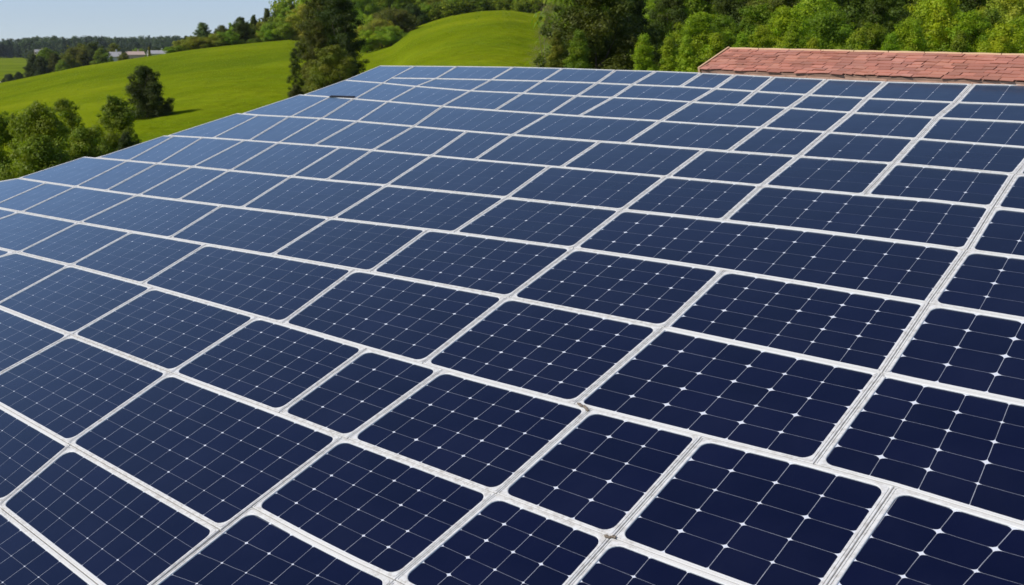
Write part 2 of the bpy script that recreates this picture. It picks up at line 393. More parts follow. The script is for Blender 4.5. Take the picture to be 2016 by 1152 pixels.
ROWS = [
    (0, 2, [(748.3, 679.5), (816.7, 754.2)]),
    (0, 1, [(816.7, 769.8), (900.0, 858.3), (1011.1, 967.7), (1108.3, 1068.4), (1212.5, 1176.0), (1292.4, 1245.5), (1382.0, 1340.3), (1447.9, 1408.0), (1524.3, 1487.9), (1628.5, 1590.3), (1744.8, 1706.6), (1915.0, 1882.0), (2066.0, 2043.4)]),
    (1, 2, [(769.8, 754.2), (858.3, 820.1), (967.7, 926.7), (1068.4, 1030.2), (1176.0, 1136.1), (1245.5, 1207.3), (1408.0, 1362.9), (1487.9, 1454.9), (1590.3, 1553.8), (1706.6, 1677.1), (1882.0, 1844.8), (2043.4, 2024.3)]),
    (2, 3, [(679.5, 597.2), (754.2, 698.6), (820.1, 764.6), (926.7, 870.5), (1029.2, 974.7), (1135.1, 1080.6), (1207.3, 1140.6), (1362.9, 1301.4), (1553.8, 1500.0), (1677.1, 1629.5), (1844.8, 1807.3), (2079.9, 2042.4)]),
    (3, 4, [(590.3, 475.7), (650.0, 572.9), (696.2, 633.7), (763.9, 703.8), (871.5, 814.9), (1080.6, 1009.4), (1300.0, 1233.3), (1499.0, 1434.8), (1629.2, 1572.2), (1804.9, 1760.4), (2042.4, 2000.0)]),
    (4, 5, [(467.0, 328.1), (509.4, 419.4), (569.4, 490.6), (632.6, 548.6), (703.8, 618.8), (814.9, 733.3), (920.1, 850.3), (1008.3, 934.7), (1181.2, 1104.9), (1387.2, 1314.3), (1571.9, 1500.0), (1759.4, 1701.4), (1998.3, 1955.9), (2253.5, 2218.8)]),
    (5, 6, [(322.9, 191.0), (343.8, 252.4), (399.3, 312.5), (482.6, 380.2), (548.6, 453.8), (670.1, 574.7), (733.3, 643.1), (850.7, 760.4), (1083.0, 997.2), (1311.5, 1224.7), (1500.0, 1422.9), (1955.6, 1903.5), (2204.9, 2159.8)]),
    (6, 7, [(166.7, 36.5), (251.7, 149.3), (310.1, 208.3), (379.2, 273.3), (451.4, 350.7), (573.6, 475.7), (761.1, 655.2), (997.2, 893.1), (1224.7, 1128.1), (1902.1, 1827.5), (2159.8, 2125.0)]),
    (7, 8, [(36.5, -145.8), (92.0, -17.4), (149.3, 41.7), (270.8, 156.2), (436.8, 333.3), (651.0, 534.7), (843.4, 728.8), (1130.9, 1001.4), (1426.1, 1307.3), (1828.2, 1736.1), (2125.0, 2059.1)]),
    (8, 9, [(-149.3, -208.3), (39.2, -100.7), (155.2, 35.8), (260.4, 139.6), (406.2, 278.8), (698.6, 554.9), (999.0, 830.6), (1305.6, 1129.9), (1735.4, 1601.4), (2093.8, 2031.3)]),
    (9, 10, [(-208.3, -260.4), (33.3, -156.2), (137.2, -10.4), (302.1, 139.9), (507.6, 336.8), (722.9, 548.6), (872.2, 683.0), (1163.9, 976.4), (1382.0, 1204.5), (1761.5, 1593.8), (2149.3, 1906.3)]),
    (10, 11, [(-260.4, -347.2), (-6.9, -194.4), (139.6, -59.0), (335.1, 133.7), (674.7, 434.0)]),
    (10, 111, [(674.7, 494.8), (975.7, 776.7), (1203.1, 1018.1), (1628.5, 1448.6)]),
    (11, 12, [(-347.2, -381.9), (-114.6, -225.7), (138.9, -3.5), (433.0, 246.2)]),
    (111, 14, [(494.8, 206.6), (776.7, 594.4), (997.2, 823.6)]),
    (12, 13, [(-381.9, -520.8), (-1.7, -208.3), (246.2, 69.4)]),
]


def seam_y(k, x):
    p = SEAM[k]; i = 0
    while i < len(p)-2 and p[i+1][0] <= x: i += 1
    (x0, y0), (x1, y1) = p[i], p[i+1]
    return y0 + (y1-y0)*(x-x0)/(x1-x0)
def seam_run(k, xa, xb):
    "points along a seam between two columns, on the plane"
    pts = [(xa, seam_y(k, xa))] + [p for p in SEAM[k] if xa+6 < p[0] < xb-6] + [(xb, seam_y(k, xb))]
    return [on_plane(*p) for p in pts], pts

def inset(poly, dist, rad, K=6):
    "dist is one number, or one per edge (edge i runs from vertex i-1 to vertex i)"
    "offset a CCW polygon of (Vector2, is_corner) inwards and round its corners"
    n = len(poly); out = []; off = []
    for i in range(n):
        p0, p1, p2 = poly[i-1][0], poly[i][0], poly[(i+1) % n][0]
        e1 = (p1-p0).normalized(); e2 = (p2-p1).normalized()
        n1 = Vector((-e1.y, e1.x)); n2 = Vector((-e2.y, e2.x))
        d1, d2 = (dist, dist) if isinstance(dist, float) else (dist[i], dist[(i+1) % n])
        cr = n1.x*n2.y - n1.y*n2.x
        if abs(cr) < .25: off.append(p1 + (n1+n2)*((d1+d2)/2/max(.15, 1+n1.dot(n2))))
        else: off.append(p1 + Vector(((d1*n2.y - d2*n1.y)/cr, (d2*n1.x - d1*n2.x)/cr)))
    for i in range(n):
        p = off[i]
        if not poly[i][1]: out.append((p, 0)); continue
        a = (off[i-1]-p); b = (off[(i+1) % n]-p)
        la, lb = a.length, b.length; a = a/la; b = b/lb
        th = math.acos(max(-1, min(1, a.dot(b))))
        tl = min(rad/math.tan(th/2), .45*la, .45*lb); r = tl*math.tan(th/2)
        cen = p + (a+b).normalized()*(r/math.sin(th/2))
        s = p + a*tl - cen; e = p + b*tl - cen
        a0 = math.atan2(s.y, s.x); da = math.atan2(e.y, e.x) - a0
        while da < 0: da += 2*math.pi
        for k in range(K):
            an = a0 + da*k/(K-1); out.append((cen + Vector((math.cos(an), math.sin(an)))*r, 1))
    return out

ORD = ['zeroth','first','second','third','fourth','fifth','sixth','seventh','eighth','ninth','tenth','eleventh','twelfth','thirteenth','fourteenth','fifteenth','sixteenth','seventeenth','eighteenth','nineteenth','twentieth']
FW = 0.041
prng = random.Random(11)

def lerp_poly(pts, s):
    L = [0.0]
    for a, b in zip(pts, pts[1:]): L.append(L[-1] + (b-a).length)
    t = s*L[-1]
    for i in range(len(pts)-1):
        if t <= L[i+1] or i == len(pts)-2:
            return pts[i] + (pts[i+1]-pts[i])*((t-L[i])/max(1e-9, L[i+1]-L[i]))

def make_panel(a, b, xs0, xs1, label):
    (ta, ba), (tb, bb) = xs0, xs1
    top, tpx = seam_run(a, ta, tb)
    bot, bpx = seam_run(b, ba, bb)
    poly = [(p, i in (0, len(bot)-1)) for i, p in enumerate(bot)] + [(p, i in (0, len(top)-1)) for i, p in enumerate(top[::-1])]
    cen2 = (top[0]+top[-1]+bot[0]+bot[-1])/4
    poly = [(p-cen2, c) for p, c in poly]
    gap = 0.0028 + 0.0012*prng.random()
    near = min(1.0, max(0.0, (sum(p[1] for p in bpx)/len(bpx)-250)/400))
    R = 0.022 + 0.050*near
    xm = (ta+tb+ba+bb)/4; ym = (tpx[0][1]+tpx[-1][1]+bpx[0][1]+bpx[-1][1])/4
    wa = float(np.interp(ym, [150, 350, 700, 1100], [.008, .0145, .025, .030]))          # rails along a row are slimmer
    wb = float(np.interp(ym, [150, 650], [np.interp(xm, [200, 1000, 1900], [.014, .021, .038]), np.interp(xm, [100, 1000, 1900], [.026, .032, .040])]))
    nb_, nt_ = len(bot), len(top)
    kinds_ = [wb] + [wa]*(nb_-1) + [wb] + [wa]*(nt_-1)          # edge i ends at vertex i
    FE = lambda d: [gap + (d-gap)*k/.041 if d > gap else d for k in kinds_]
    root = thing('solar_panel', P3(cen2.x, cen2.y, -0.045), label, 'solar panel', 'solar panels tiling the roof', ROT.to_euler())
    lift = 0.045 + prng.uniform(-.0015, .0015)
    prof = [(gap, -.040, .004), (gap, -.003, .004), (gap+.003, 0, .006), (gap+.012, 0, .012), (gap+.0135, -.005, .013), (gap+.0185, -.005, .016),
            (gap+.020, 0, .018), (gap+FW-.004, 0, R), (gap+FW, -.003, R), (gap+FW, -.014, R)]
    V = []; G = []; Fs = []
    for k, (d, z, r) in enumerate(prof):
        ring = inset(poly, FE(d), r); n = len(ring)
        for p, g in ring:
            V.append((p.x, p.y, z+lift)); G.append(float(g) if k <= 7 else 0.0)
        if k:
            for i in range(n):
                j = (i+1) % n; Fs.append(((k-1)*n+i, (k-1)*n+j, k*n+j, k*n+i))
    me = mesh('panel_frame', V, Fs)
    at = me.attributes.new('grime', 'FLOAT', 'POINT'); at.data.foreach_set('value', G)
    put('frame', me, M['frame'], root)
    # glass with the cells behind it
    w = ((top[-1]-top[0]).length + (bot[-1]-bot[0]).length)/2
    l = ((top[0]-bot[0]).length + (top[-1]-bot[-1]).length)/2
    f = min(1, max(0, xm/2016))
    nu = max(2, round((w-2*wb)/(0.215 + 0.075*f))); nv = max(2, round((l-2*wa)/(0.155 + 0.055*f)))
    ea, eb = gap+wa, gap+wb; ma, mb_ = gap+wa*.5, gap+wb*.5
    NU, NV = 10, 6; gv = []; gf = []; guv = []
    for j in range(NV+1):
        for i in range(NU+1):
            s = mb_/w + (1-2*mb_/w)*i/NU; t = ma/l + (1-2*ma/l)*j/NV
            p = lerp_poly(bot, s)*(1-t) + lerp_poly(top, s)*t - cen2
            gv.append((p.x, p.y, lift-.009)); guv.append(((s*w-eb)/(w-2*eb)*nu, (t*l-ea)/(l-2*ea)*nv))
    for j in range(NV):
        for i in range(NU):
            q = j*(NU+1)+i; gf.append((q, q+1, q+NU+2, q+NU+1))
    me = mesh('panel_glass', gv, gf)
    ul = me.uv_layers.new(name='cells')
    for poly_ in me.polygons:
        for li in poly_.loop_indices: ul.data[li].uv = guv[me.loops[li].vertex_index]
    gl = put('glass', me, M['cells'], root)
    far_ = min(1, max(0, (ym-200)/450))
    gl['corner_clip'] = float(np.interp(xm, [100, 1000, 1800], [.035+.030*far_, .050+.060*far_, .055+.085*far_]))
    gl['cross_lines'] = float(np.interp(ym, [280, 620], [.06, .8]))
    return root

def in_view(a, b, x0, x1):
    px = [x0[0], x1[0], x0[1], x1[1]]
    py = [seam_y(a, x0[0]), seam_y(a, x1[0]), seam_y(b, x0[1]), seam_y(b, x1[1])]
    return max(px) > 0 and min(px) < W_PX and min(py) < H_PX and max(py) > 0

# visual rows from the far edge; the two pieces beside the left corner share a row
VROW = {(0,2):1,(0,1):1,(1,2):2,(2,3):3,(3,4):4,(4,5):5,(5,6):6,(6,7):7,(7,8):8,(8,9):9,(9,10):10,(10,11):11,(10,111):11,(11,12):12,(111,14):12,(12,13):13}
VPX, VPY = W_PX/2 + F_PX*DV.x/DV.dot(FWD), H_PX/2 - F_PX*DV.dot(UPV)/DV.dot(FWD)     # where the slope lines meet
def next_col(a, b_, top_x, step):
    "the next cross seam to the right: same direction down the slope"
    x0 = top_x + step; y0 = seam_y(a, x0); lo, hi = x0-900, x0
    for _ in range(40):
        m = (lo+hi)/2; yl = y0 + (m-x0)*(VPY-y0)/(VPX-x0)
        if yl > seam_y(b_, m): lo = m
        else: hi = m
    return (x0, (lo+hi)/2)
cnt = {}; todo = []; total = {}
for a, b, xs in ROWS:
    xs = list(xs); nvis = None
    if a < 10 and (a, b) != (0, 2):              # two more modules past the right picture edge
        for k in range(2):
            xs.append(next_col(a, b, xs[-1][0], 190 + 16*a + 14*prng.random()))
    for x0, x1 in zip(xs, xs[1:]):
        if in_view(a, b, x0, x1) or (min(x0 + x1) > 1900 and a < 10):
            vr = VROW[(a, b)]; cnt[vr] = cnt.get(vr, 0) + 1
            if in_view(a, b, x0, x1): total[vr] = cnt[vr]
            todo.append((a, b, x0, x1, vr, cnt[vr]))
for a, b, x0, x1, vr, k in todo:
    far = f'{ORD[vr]} row from the far edge' if vr > 1 else 'row along the far edge'
    if (a, b) == (0, 2): lab = 'pale blue solar panel at the far left tip of the panel roof'
    elif k == 1: lab = f'white framed solar panel at the left end of the {far}'
    elif k == total[vr]: lab = f'solar panel at the right picture edge in the {far}'
    else: lab = f'white framed solar panel, {ORD[k]} from the left in the {far}'
    make_panel(a, b, x0, x1, lab)

# roof deck and walls of the building that carries the panels
edge = [(748.3,128.5),(679.5,158),(593,187),(467,222.3),(323,267.5),(167,308.5),(36,351),(-150,400),(-650,560)]
dk = [on_plane(*p) for p in edge]
corner_r = on_plane(2253.5, 173.6); dirr = (corner_r - on_plane(748.3, 128.5)).normalized()
dk = [p + Vector((0.012, -0.012)) for p in dk]
dk += [Vector((dk[-1].x + 2.0, -3.0)), Vector((14.0, -3.0)), corner_r + dirr*3.0]
dk[-1] += Vector((0, -.012))
bld = thing('sloping_roof_building', P3(4, 4, 0)*1.0, 'building whose broad sloping roof is covered by the solar panels', 'building')
bld.location.z = 0
bl = bld.location.copy()
mb = MB(); mb.prism([P3(p.x, p.y, -.26)-bl for p in dk][::-1], [P3(p.x, p.y, -.047)-bl for p in dk][::-1])
mb.build('roof_deck', M['deck'], bld)
c2 = sum(dk, Vector((0, 0)))/len(dk)
ins = [p + (c2-p).normalized()*.45 for p in dk][::-1]
tops = [P3(p.x, p.y, -.30)-bl for p in ins]
mb = MB(); mb.prism([Vector((t.x, t.y, -0.3)) for t in tops], tops)
mb.build('wall', M['wall'], bld)

# black strip added as the shade of an open seam gap near the left corner
sa, sb = on_plane(650.5, 190.5), on_plane(697, 192.0)
th = (sb-sa).normalized(); th3 = GV*th.x + DV*th.y; tp3 = NUP.cross(th3)
mid = P3(*((sa+sb)/2)); root = bpy.data.objects.new('x', None); bpy.data.objects.remove(root)
mb = MB(); L_ = (sb-sa).length
mb.box(Vector((0,0,.006)), L_, .055, .008, (th3, tp3, NUP)); mb.box(NUP*.013, L_*.96, .03, .006, (th3, tp3, NUP))
sp = mb.build('gap_shade_strip', M['black']); sp.location = mid
tag(sp, 'short black strip standing in for a shaded seam gap near the far left corner', 'strip')

# dry debris caught in a seam junction
for (px, py, rotd, ln_, lab) in ((1151, 801, -.35, .13, 'brown dry debris lodged in a frame junction right of the picture centre'),
                           (1202, 1057, .2, .07, 'beige crumb of dirt on the frame junction near the bottom edge')):
    c = on_plane(px, py); mb = MB(); rr = random.Random(px)
    ax = (GV*math.cos(rotd)+DV*math.sin(rotd)); ay = NUP.cross(ax)
    for k in range(5):
        t = (k-2)/2*ln_*.4
        p = ax*t + ay*rr.uniform(-.012, .012) + NUP*(.004)
        n = 7; h = [rr.uniform(.5, 1) for _ in range(n)]; s1 = ln_*.22; s2 = .017
        ring = [p + ax*math.cos(6.283*i/n)*s1*h[i] + ay*math.sin(6.283*i/n)*s2*h[i] for i in range(n)]
        topr = [p + (q-p)*.55 + NUP*rr.uniform(.004, .010) for q in ring]
        mb.prism(ring, topr)
    o = mb.build('debris', M['debris'], None, True); o.location = P3(c.x, c.y)
    tag(o, lab, 'debris')

# ------------------------------------------------------------------ tiled house behind
def lift_pt(px, py, lift, back):
    c = on_plane(px, py); return P3(c.x, c.y, lift) + DV*back
def lp(px, py, lift):
    c = on_plane(px, py, lift); return P3(c.x, c.y, lift)
E0 = lp(1378, 137.5, .02); E1 = lp(2016, 161.5, .03)
ev = (E1-E0).normalized()
best = None
for i in range(400):
    # roof normal turned about the eave; keep the turn that makes the verge square to it
    a_ = math.radians(4 + i*.2)
    side = ev.cross(Vector((0, 0, 1))).normalized()
    if side.dot(DV) < 0: side = -side
    upd = (side*math.cos(a_) + ev.cross(side)*math.sin(a_)*(1 if ev.cross(side).z > 0 else -1)).normalized()
    nn = ev.cross(upd); 
    if nn.z < 0: nn = -nn
    d = ray(1437, 97); den = d.dot(nn)
    if abs(den) < 1e-6: continue
    s = (E0-EYE).dot(nn)/den
    if s <= 0: continue
    X = EYE + d*s; v_ = X-E0
    if v_.length > 8 or v_.dot(upd) < .3: continue
    c = abs(v_.normalized().dot(ev))
    if best is None or c < best[0]: best = (c, a_, upd, nn, X)
print('tile roof', best[0], math.degrees(best[1]), (best[4]-E0).length, (best[4]-E0).dot(ev))
_, _, upd, nn, RX = best
RL = (RX-E0).dot(upd); SH = (RX-E0).dot(ev)
LEN = (E1-E0).length*1.55
house = thing('tiled_house', Vector((E0.x, E0.y, 0)), 'house with a weathered red tile roof behind the far right edge of the panels', 'house')
hl = house.location.copy()
def H(e, u, w=0.0): return E0 + ev*(e + SH*u/RL) + upd*u + nn*w - hl
mb = MB(); tints = []; rg = random.Random(5)
NR = 8; rh = RL/NR; tw = .14
for r in range(NR):
    e = -.02 - (tw*.5 if r % 2 else 0)
    while e < LEN:
        w = tw*rg.uniform(.75, 1.3)
        e0 = max(e, 0.0); e1 = e + w - rg.choice((.003, .004, .006, .012))
        if e1 - e0 > .03:
            u0 = r*rh - (.022*rg.random() if r == 0 else .012*rg.random() + .012); u1 = (r+1)*rh + .01
            u1 = min(u1, RL)
            lo = .021 + rg.uniform(-.003, .005); hi = .012 + rg.uniform(-.002, .002); th_ = .008
            s0 = rg.uniform(-.010, .010); k0, k1 = rg.uniform(-.004, .004), rg.uniform(-.004, .004)
            top = [H(e0, u0+s0, lo+k0), H(e1, u0-s0, lo+k1), H(e1, u1, hi), H(e0, u1, hi)]
            bot = [p - nn*th_ for p in top]
            mb.prism(bot, top)
            g = rg.uniform(.74, 1.14); h_ = rg.uniform(.94, 1.06)
            tints += [(g, g*h_, g*h_, 1)]*6
        e += w
me = mesh('roof_tiles', mb.v, mb.f)
at = me.attributes.new('tint', 'FLOAT_COLOR', 'FACE'); at.data.foreach_set('color', [c for t in tints for c in t])
put('roof_tiles', me, M['tiles'], house)
fu = (upd - nn*2*upd.dot(nn))
hz = Vector((upd.x, upd.y, 0)).normalized()
run = 4.5; rise = 1.6
def ridge(e, w=0.0): return H(e, RL, w)
def back(e, t): return ridge(e) + hz*run*t - Vector((0, 0, rise*t))
eL, eR = .02, LEN-.05
mb = MB()                                   # boards under the tiles, both slopes
mb.prism([H(eL,.0,-.05), H(eR,.0,-.05), H(eR,RL,-.05), H(eL,RL,-.05)], [H(eL,-.0,-.004), H(eR,-.0,-.004), H(eR,RL,-.004), H(eL,RL,-.004)])
mb.build('roof_boarding', M['mortar'], house)
mb = MB()
mb.prism([back(eL,.01)-Vector((0,0,.05)), back(eR,.01)-Vector((0,0,.05)), back(eR,1)-Vector((0,0,.05)), back(eL,1)-Vector((0,0,.05))],
         [back(eL,.01), back(eR,.01), back(eR,1), back(eL,1)])
o = mb.build('rear_roof', M['mortar'], house)
mb = MB(); e = 0.0                          # ridge capping in lengths
while e < LEN-.4:
    w = .42
    mb.tube([H(e+.004, RL, .004), H(e+w*.5, RL, .007), H(e+w-.006, RL, .005)], [.019, .020, .018], 10); e += w
mb.build('ridge_capping', M['trim'], house)
mb = MB()                                   # verge board up the gable
mb.prism([H(-.03,-.0,-.04), H(-.004,-.0,-.04), H(-.004,RL+.01,-.04), H(-.03,RL+.01,-.04)], [H(-.03,-.0,.030), H(-.004,-.0,.030), H(-.004,RL+.01,.030), H(-.03,RL+.01,.030)])
mb.build('verge_board', M['trim'], house)
mb = MB()                                   # rough mortar bed under the eave tiles
rg2 = random.Random(3); e = .25
while e < LEN-.3:
    w = rg2.uniform(.12, .35); hgt = rg2.uniform(.0, .03)
    mb.prism([H(e,-.012-rg2.uniform(0,.02),-.06), H(e+w,-.012-rg2.uniform(0,.02),-.06), H(e+w,.02,-.06), H(e,.02,-.06)],
             [H(e,-.008,-.042+hgt*.5), H(e+w-.01,-.008,-.042+hgt*.3), H(e+w-.01,.01,-.022), H(e,.01,-.022)])
    e += w
mb.build('mortar_bed', M['mortar'], house)
mb = MB()                                   # walls with gables
bse = lambda p: Vector((p.x, p.y, -0.3))
for e in (.18, LEN-.3):
    f0, f1, f2 = H(e,.12,-.055), H(e,RL-.03,-.06), back(e,.92)-Vector((0,0,.10))
    g0, g1, g2 = [q + ev*.18 for q in (f0, f1, f2)]
    mb.prism([bse(f0), bse(f2), f2, f1, f0], [bse(g0), bse(g2), g2, g1, g0])
for q0, q1, off in ((H(.36,.12,-.055), H(LEN-.3,.12,-.055), hz*.18), (back(.36,.92)-Vector((0,0,.10)), back(LEN-.3,.92)-Vector((0,0,.10)), -hz*.18)):
    mb.prism([bse(q0), bse(q1), bse(q1)+off, bse(q0)+off], [q0, q1, q1+off*1, q0+off])
mb.build('wall', M['wall'], house)

# ------------------------------------------------------------------ trees
def leaf_cloud(centres, radii, per, size, seed, squash=(1,1,1), droop=0.0, flat=0.5):
    g = np.random.default_rng(seed)
    P = []; N = []; T = []
    for c, r in zip(centres, radii):
        n = max(8, int(per*(r/np.mean(radii))**2))
        d = g.normal(size=(n, 3)); d /= np.linalg.norm(d, axis=1)[:, None]
        rad = r*(g.random(n)**.45)*g.uniform(.75, 1.15, n)
        p = c + d*rad[:, None]*np.array(squash)
        p[:, 2] -= droop*r*(d[:, 0]**2 + d[:, 1]**2)
        P.append(p); N.append(d + g.normal(size=(n, 3))*.36 + np.array([0, 0, flat]))
        b = g.uniform(.78, 1.2); y = g.uniform(.9, 1.12)
        t = np.ones((n, 4)); v = b*g.uniform(.9, 1.1, n)
        t[:, 0] = v*y; t[:, 1] = v; t[:, 2] = v*g.uniform(.7, 1.2)
        T.append(t)
    P = np.concatenate(P); N = np.concatenate(N); T = np.concatenate(T)
    N /= np.linalg.norm(N, axis=1)[:, None]
    n = len(P)
    h = g.normal(size=(n, 3)); A = np.cross(N, h); A /= np.linalg.norm(A, axis=1)[:, None]; B = np.cross(N, A)
    s = size*g.uniform(.6, 1.35, n)[:, None]
    V = np.stack([P - A*s, P - B*s*.55 + N*s*.12, P + A*s, P + B*s*.55 + N*s*.12], axis=1).reshape(-1, 3)
    return V, T

def cloud_mesh(name, V, T):
    n = len(T); me = bpy.data.meshes.new(name)
    me.vertices.add(4*n); me.vertices.foreach_set('co', V.astype(np.float32).ravel())
    me.loops.add(4*n); me.loops.foreach_set('vertex_index', np.arange(4*n, dtype=np.int32))
    me.polygons.add(n); me.polygons.foreach_set('loop_start', np.arange(0, 4*n, 4, dtype=np.int32))
    me.polygons.foreach_set('loop_total', np.full(n, 4, dtype=np.int32))
    me.update(calc_edges=True)
    at = me.attributes.new('tint', 'FLOAT_COLOR', 'FACE'); at.data.foreach_set('color', T.astype(np.float32).ravel())
    me.materials.append(M['leaf']); return me

def crown(kind, seed, asp=1.3, quick=False):
    "unit tree: 1 wide, asp tall, foot at the origin"
    g = np.random.default_rng(seed)
    z0, fn = {'round': (.14, lambda t: max(.05, 1-(2*t-1.0)**2*(.95 if t > .5 else .6))**.5),
              'oval': (.08, lambda t: max(0.08, math.sin(math.pi*(.14+.84*t))**.7)),
              'cone': (.04, lambda t: max(.05, (1-t)**.8*(.85+.15*math.sin(t*27+seed)))),
              'column': (.03, lambda t: max(.10, math.sin(math.pi*(.10+.88*t))**.45*(1-.25*t))),
              'bush': (.0, lambda t: max(.08, math.cos(t*math.pi/2)**.5)),
              'sparse': (.08, lambda t: max(.10, math.sin(math.pi*(.15+.82*t))**.6))}[kind]
    ncl = int((34 if kind != 'bush' else 40)*asp**.85) + 12
    if quick: ncl = int(9*asp) + 6
    cs = []; rs_ = []
    for i in range(ncl):
        t = (i+.5)/ncl
        prof_ = fn(t); R = .5*prof_
        an = i*2.39996 + g.uniform(-.6, .6)
        q = R*(g.uniform(.5, 1.0) if kind == 'cone' else g.uniform(.2, 1.12)**.6)
        rr = g.uniform(.10, .20)*(.55+.5*prof_)
        if quick: rr *= 1.35
        z = (z0 + (1-z0)*t)*asp
        q = max(0, q - rr*.5)
        cs.append((q*math.cos(an), q*math.sin(an), min(z, asp-rr*.5) + g.uniform(-.03, .03))); rs_.append(rr)
        if not quick and g.random() < .85 and kind != 'column':            # a sprig breaking the outline
            k_ = rr*(g.uniform(.9, 1.3) if kind != 'bush' else g.uniform(.6, .95))
            cs.append((cs[-1][0]+math.cos(an)*k_*.8, cs[-1][1]+math.sin(an)*k_*.8, cs[-1][2]+g.uniform(-.2, .7)*k_)); rs_.append(rr*g.uniform(.28, .55))
    cs = np.array(cs); rs_ = np.array(rs_)
    per, size = {'sparse': (70, .010)}.get(kind, (300, .0155))
    if quick: per, size = 34, .052
    V, T = leaf_cloud(cs, rs_, per, size, seed+1, (1.15, 1.15, .85), .35 if kind == 'cone' else .12, .45)
    return cloud_mesh(kind+'_crown', V, T)

def trunk_mesh(kind, seed):
    rg = random.Random(seed); mb = MB()
    top = .92 if kind in ('cone', 'column') else .7
    pts = [Vector((rg.uniform(-.012, .012)*k, rg.uniform(-.012, .012)*k, -.03 + (top+.03)*k/6)) for k in range(7)]
    mb.tube(pts, [.030*(1-.85*k/6) for k in range(7)], 8)
    if kind not in ('cone', 'column'):
        for i in range(9 if kind != 'sparse' else 16):
            k = rg.randint(1, 5); a = rg.uniform(0, 6.283); L = rg.uniform(.2, .38)
            p0 = pts[k]; d = Vector((math.cos(a), math.sin(a), rg.uniform(.5, 1.1)))
            mb.tube([p0, p0+d*L*.5, p0+d*L+Vector((0,0,.04))], [.012, .008, .003], 6)
    return mesh(kind+'_trunk', mb.v, mb.f, True)

KINDS = ('round', 'oval', 'cone', 'column', 'bush', 'sparse')
ASP = (0.75, 1.1, 1.6, 2.3, 3.3, 4.8)
CR = {}
def crown_for(kind, asp):
    a_ = min(ASP, key=lambda q: abs(math.log(q/asp)))
    key = (kind, a_)
    if key not in CR: CR[key] = [crown(kind, 100*KINDS.index(kind) + 13*j + int(a_*10), a_) for j in range(3)]
    return trng.choice(CR[key]), a_
QC = {k: [crown(k, 900+100*i + 7*j, 1.3, True) for j in range(3)] for i, k in enumerate(('round', 'oval', 'cone'))}
TR = {k: trunk_mesh(k, 31+i) for i, k in enumerate(KINDS)}
NAME = {'round': 'broadleaf_tree', 'oval': 'broadleaf_tree', 'cone': 'conifer', 'column': 'columnar_conifer', 'bush': 'bushy_tree', 'sparse': 'grey_tree'}
COL = {'leaf': (.170, .235, .008), 'deep': (.052, .078, .008), 'dark': (.046, .070, .008), 'darkolive': (.082, .098, .010), 'mid': (.165, .235, .012), 'olive': (.195, .205, .020), 'bright': (.225, .325, .011),
       'lime': (.275, .350, .011), 'brown': (.150, .120, .030), 'grey': (.230, .200, .105), 'bluegreen': (.080, .125, .040)}
trng = random.Random(77)

def tree(px, top, r, wpx, kind, col, label, group=None, gain=1.0, base=None, bark='bark', cat='tree'):
    p = ground_at(px, r)
    zt = at_range(px, top, r).z
    if base is not None: p.z = at_range(px, base, r).z
    h = max(1.0, zt - p.z); w = wpx/F_PX*r
    root = thing(NAME[kind], p - Vector((0, 0, .05)), label, cat, group)
    root.rotation_euler = (0, 0, trng.uniform(0, 6.283))
    tm = TR[kind]
    o = bpy.data.objects.new('trunk', tm); C.objects.link(o); o.parent = root; o.scale = (w*.9, w*.9, h)
    if not tm.materials: tm.materials.append(M['palebark'] if kind == 'sparse' else M['bark'])
    cm, asp_ = crown_for(kind, h/w)
    o = bpy.data.objects.new('crown', cm); C.objects.link(o); o.parent = root; o.scale = (w, w, h/asp_)
    k = COL[col]; j = trng.uniform(.88, 1.14)*gain
    o.color = (k[0]*j*trng.uniform(.92, 1.1), k[1]*j, k[2]*j, 1)
    return root

# lower left group, close behind the roof edge
G1 = 'trees beside the left roof edge'
tree(-25, 226, 62, 130, 'round', 'leaf', 'leafy green tree cut by the left picture edge, beside the roof', G1)
tree(62, 205, 60, 130, 'round', 'leaf', 'broad leafy tree close to the left roof edge, left of the pointed one', G1)
tree(112, 196, 66, 105, 'oval', 'leaf', 'leafy tree with a tall top behind the broad tree at the roof edge', G1)
tree(214, 188, 58, 104, 'oval', 'mid', 'loose pointed green tree just below the single dark meadow tree', G1)
tree(150, 248, 52, 130, 'bush', 'leaf', 'low leafy bush between the broad tree and the pointed tree', G1, cat='bush')
tree(60, 268, 50, 170, 'bush', 'leaf', 'low dark green bush touching the roof edge, far left', G1, cat='bush')
tree(232, 262, 54, 70, 'bush', 'dark', 'dark bush at the foot of the loose pointed tree', G1, cat='bush')
# single tree on the slope
tree(279, 130, 118, 88, 'bush', 'deep', 'lone dark dense tree standing on the meadow with its shadow beside it')
# big dark group in the middle left
G2 = 'tall trees between the two meadow hills'
tree(578, 94, 100, 36, 'column', 'deep', 'slim dark columnar tree at the left of the tall clump', G2)
tree(615, 118, 92, 60, 'oval', 'olive', 'olive green tree right of the slim dark columnar tree', G2)
tree(655, 88, 88, 88, 'round', 'olive', 'rounded olive tree at the foot of the tallest dark tree, by the roof edge', G2)
tree(668, -55, 112, 92, 'oval', 'dark', 'tallest dark tree rising past the picture top between the meadow hills', G2)
tree(630, -25, 118, 84, 'oval', 'darkolive', 'tall brownish olive tree left of the tallest dark tree', G2)
tree(622, 40, 108, 56, 'round', 'darkolive', 'dark olive tree in front of the tall olive one', G2)
tree(682, 70, 104, 44, 'oval', 'dark', 'very dark narrow tree right of the tallest one', G2)
tree(580, 165, 84, 50, 'bush', 'darkolive', 'low dark shrub below the slim columnar tree at the roof edge', G2, cat='bush')
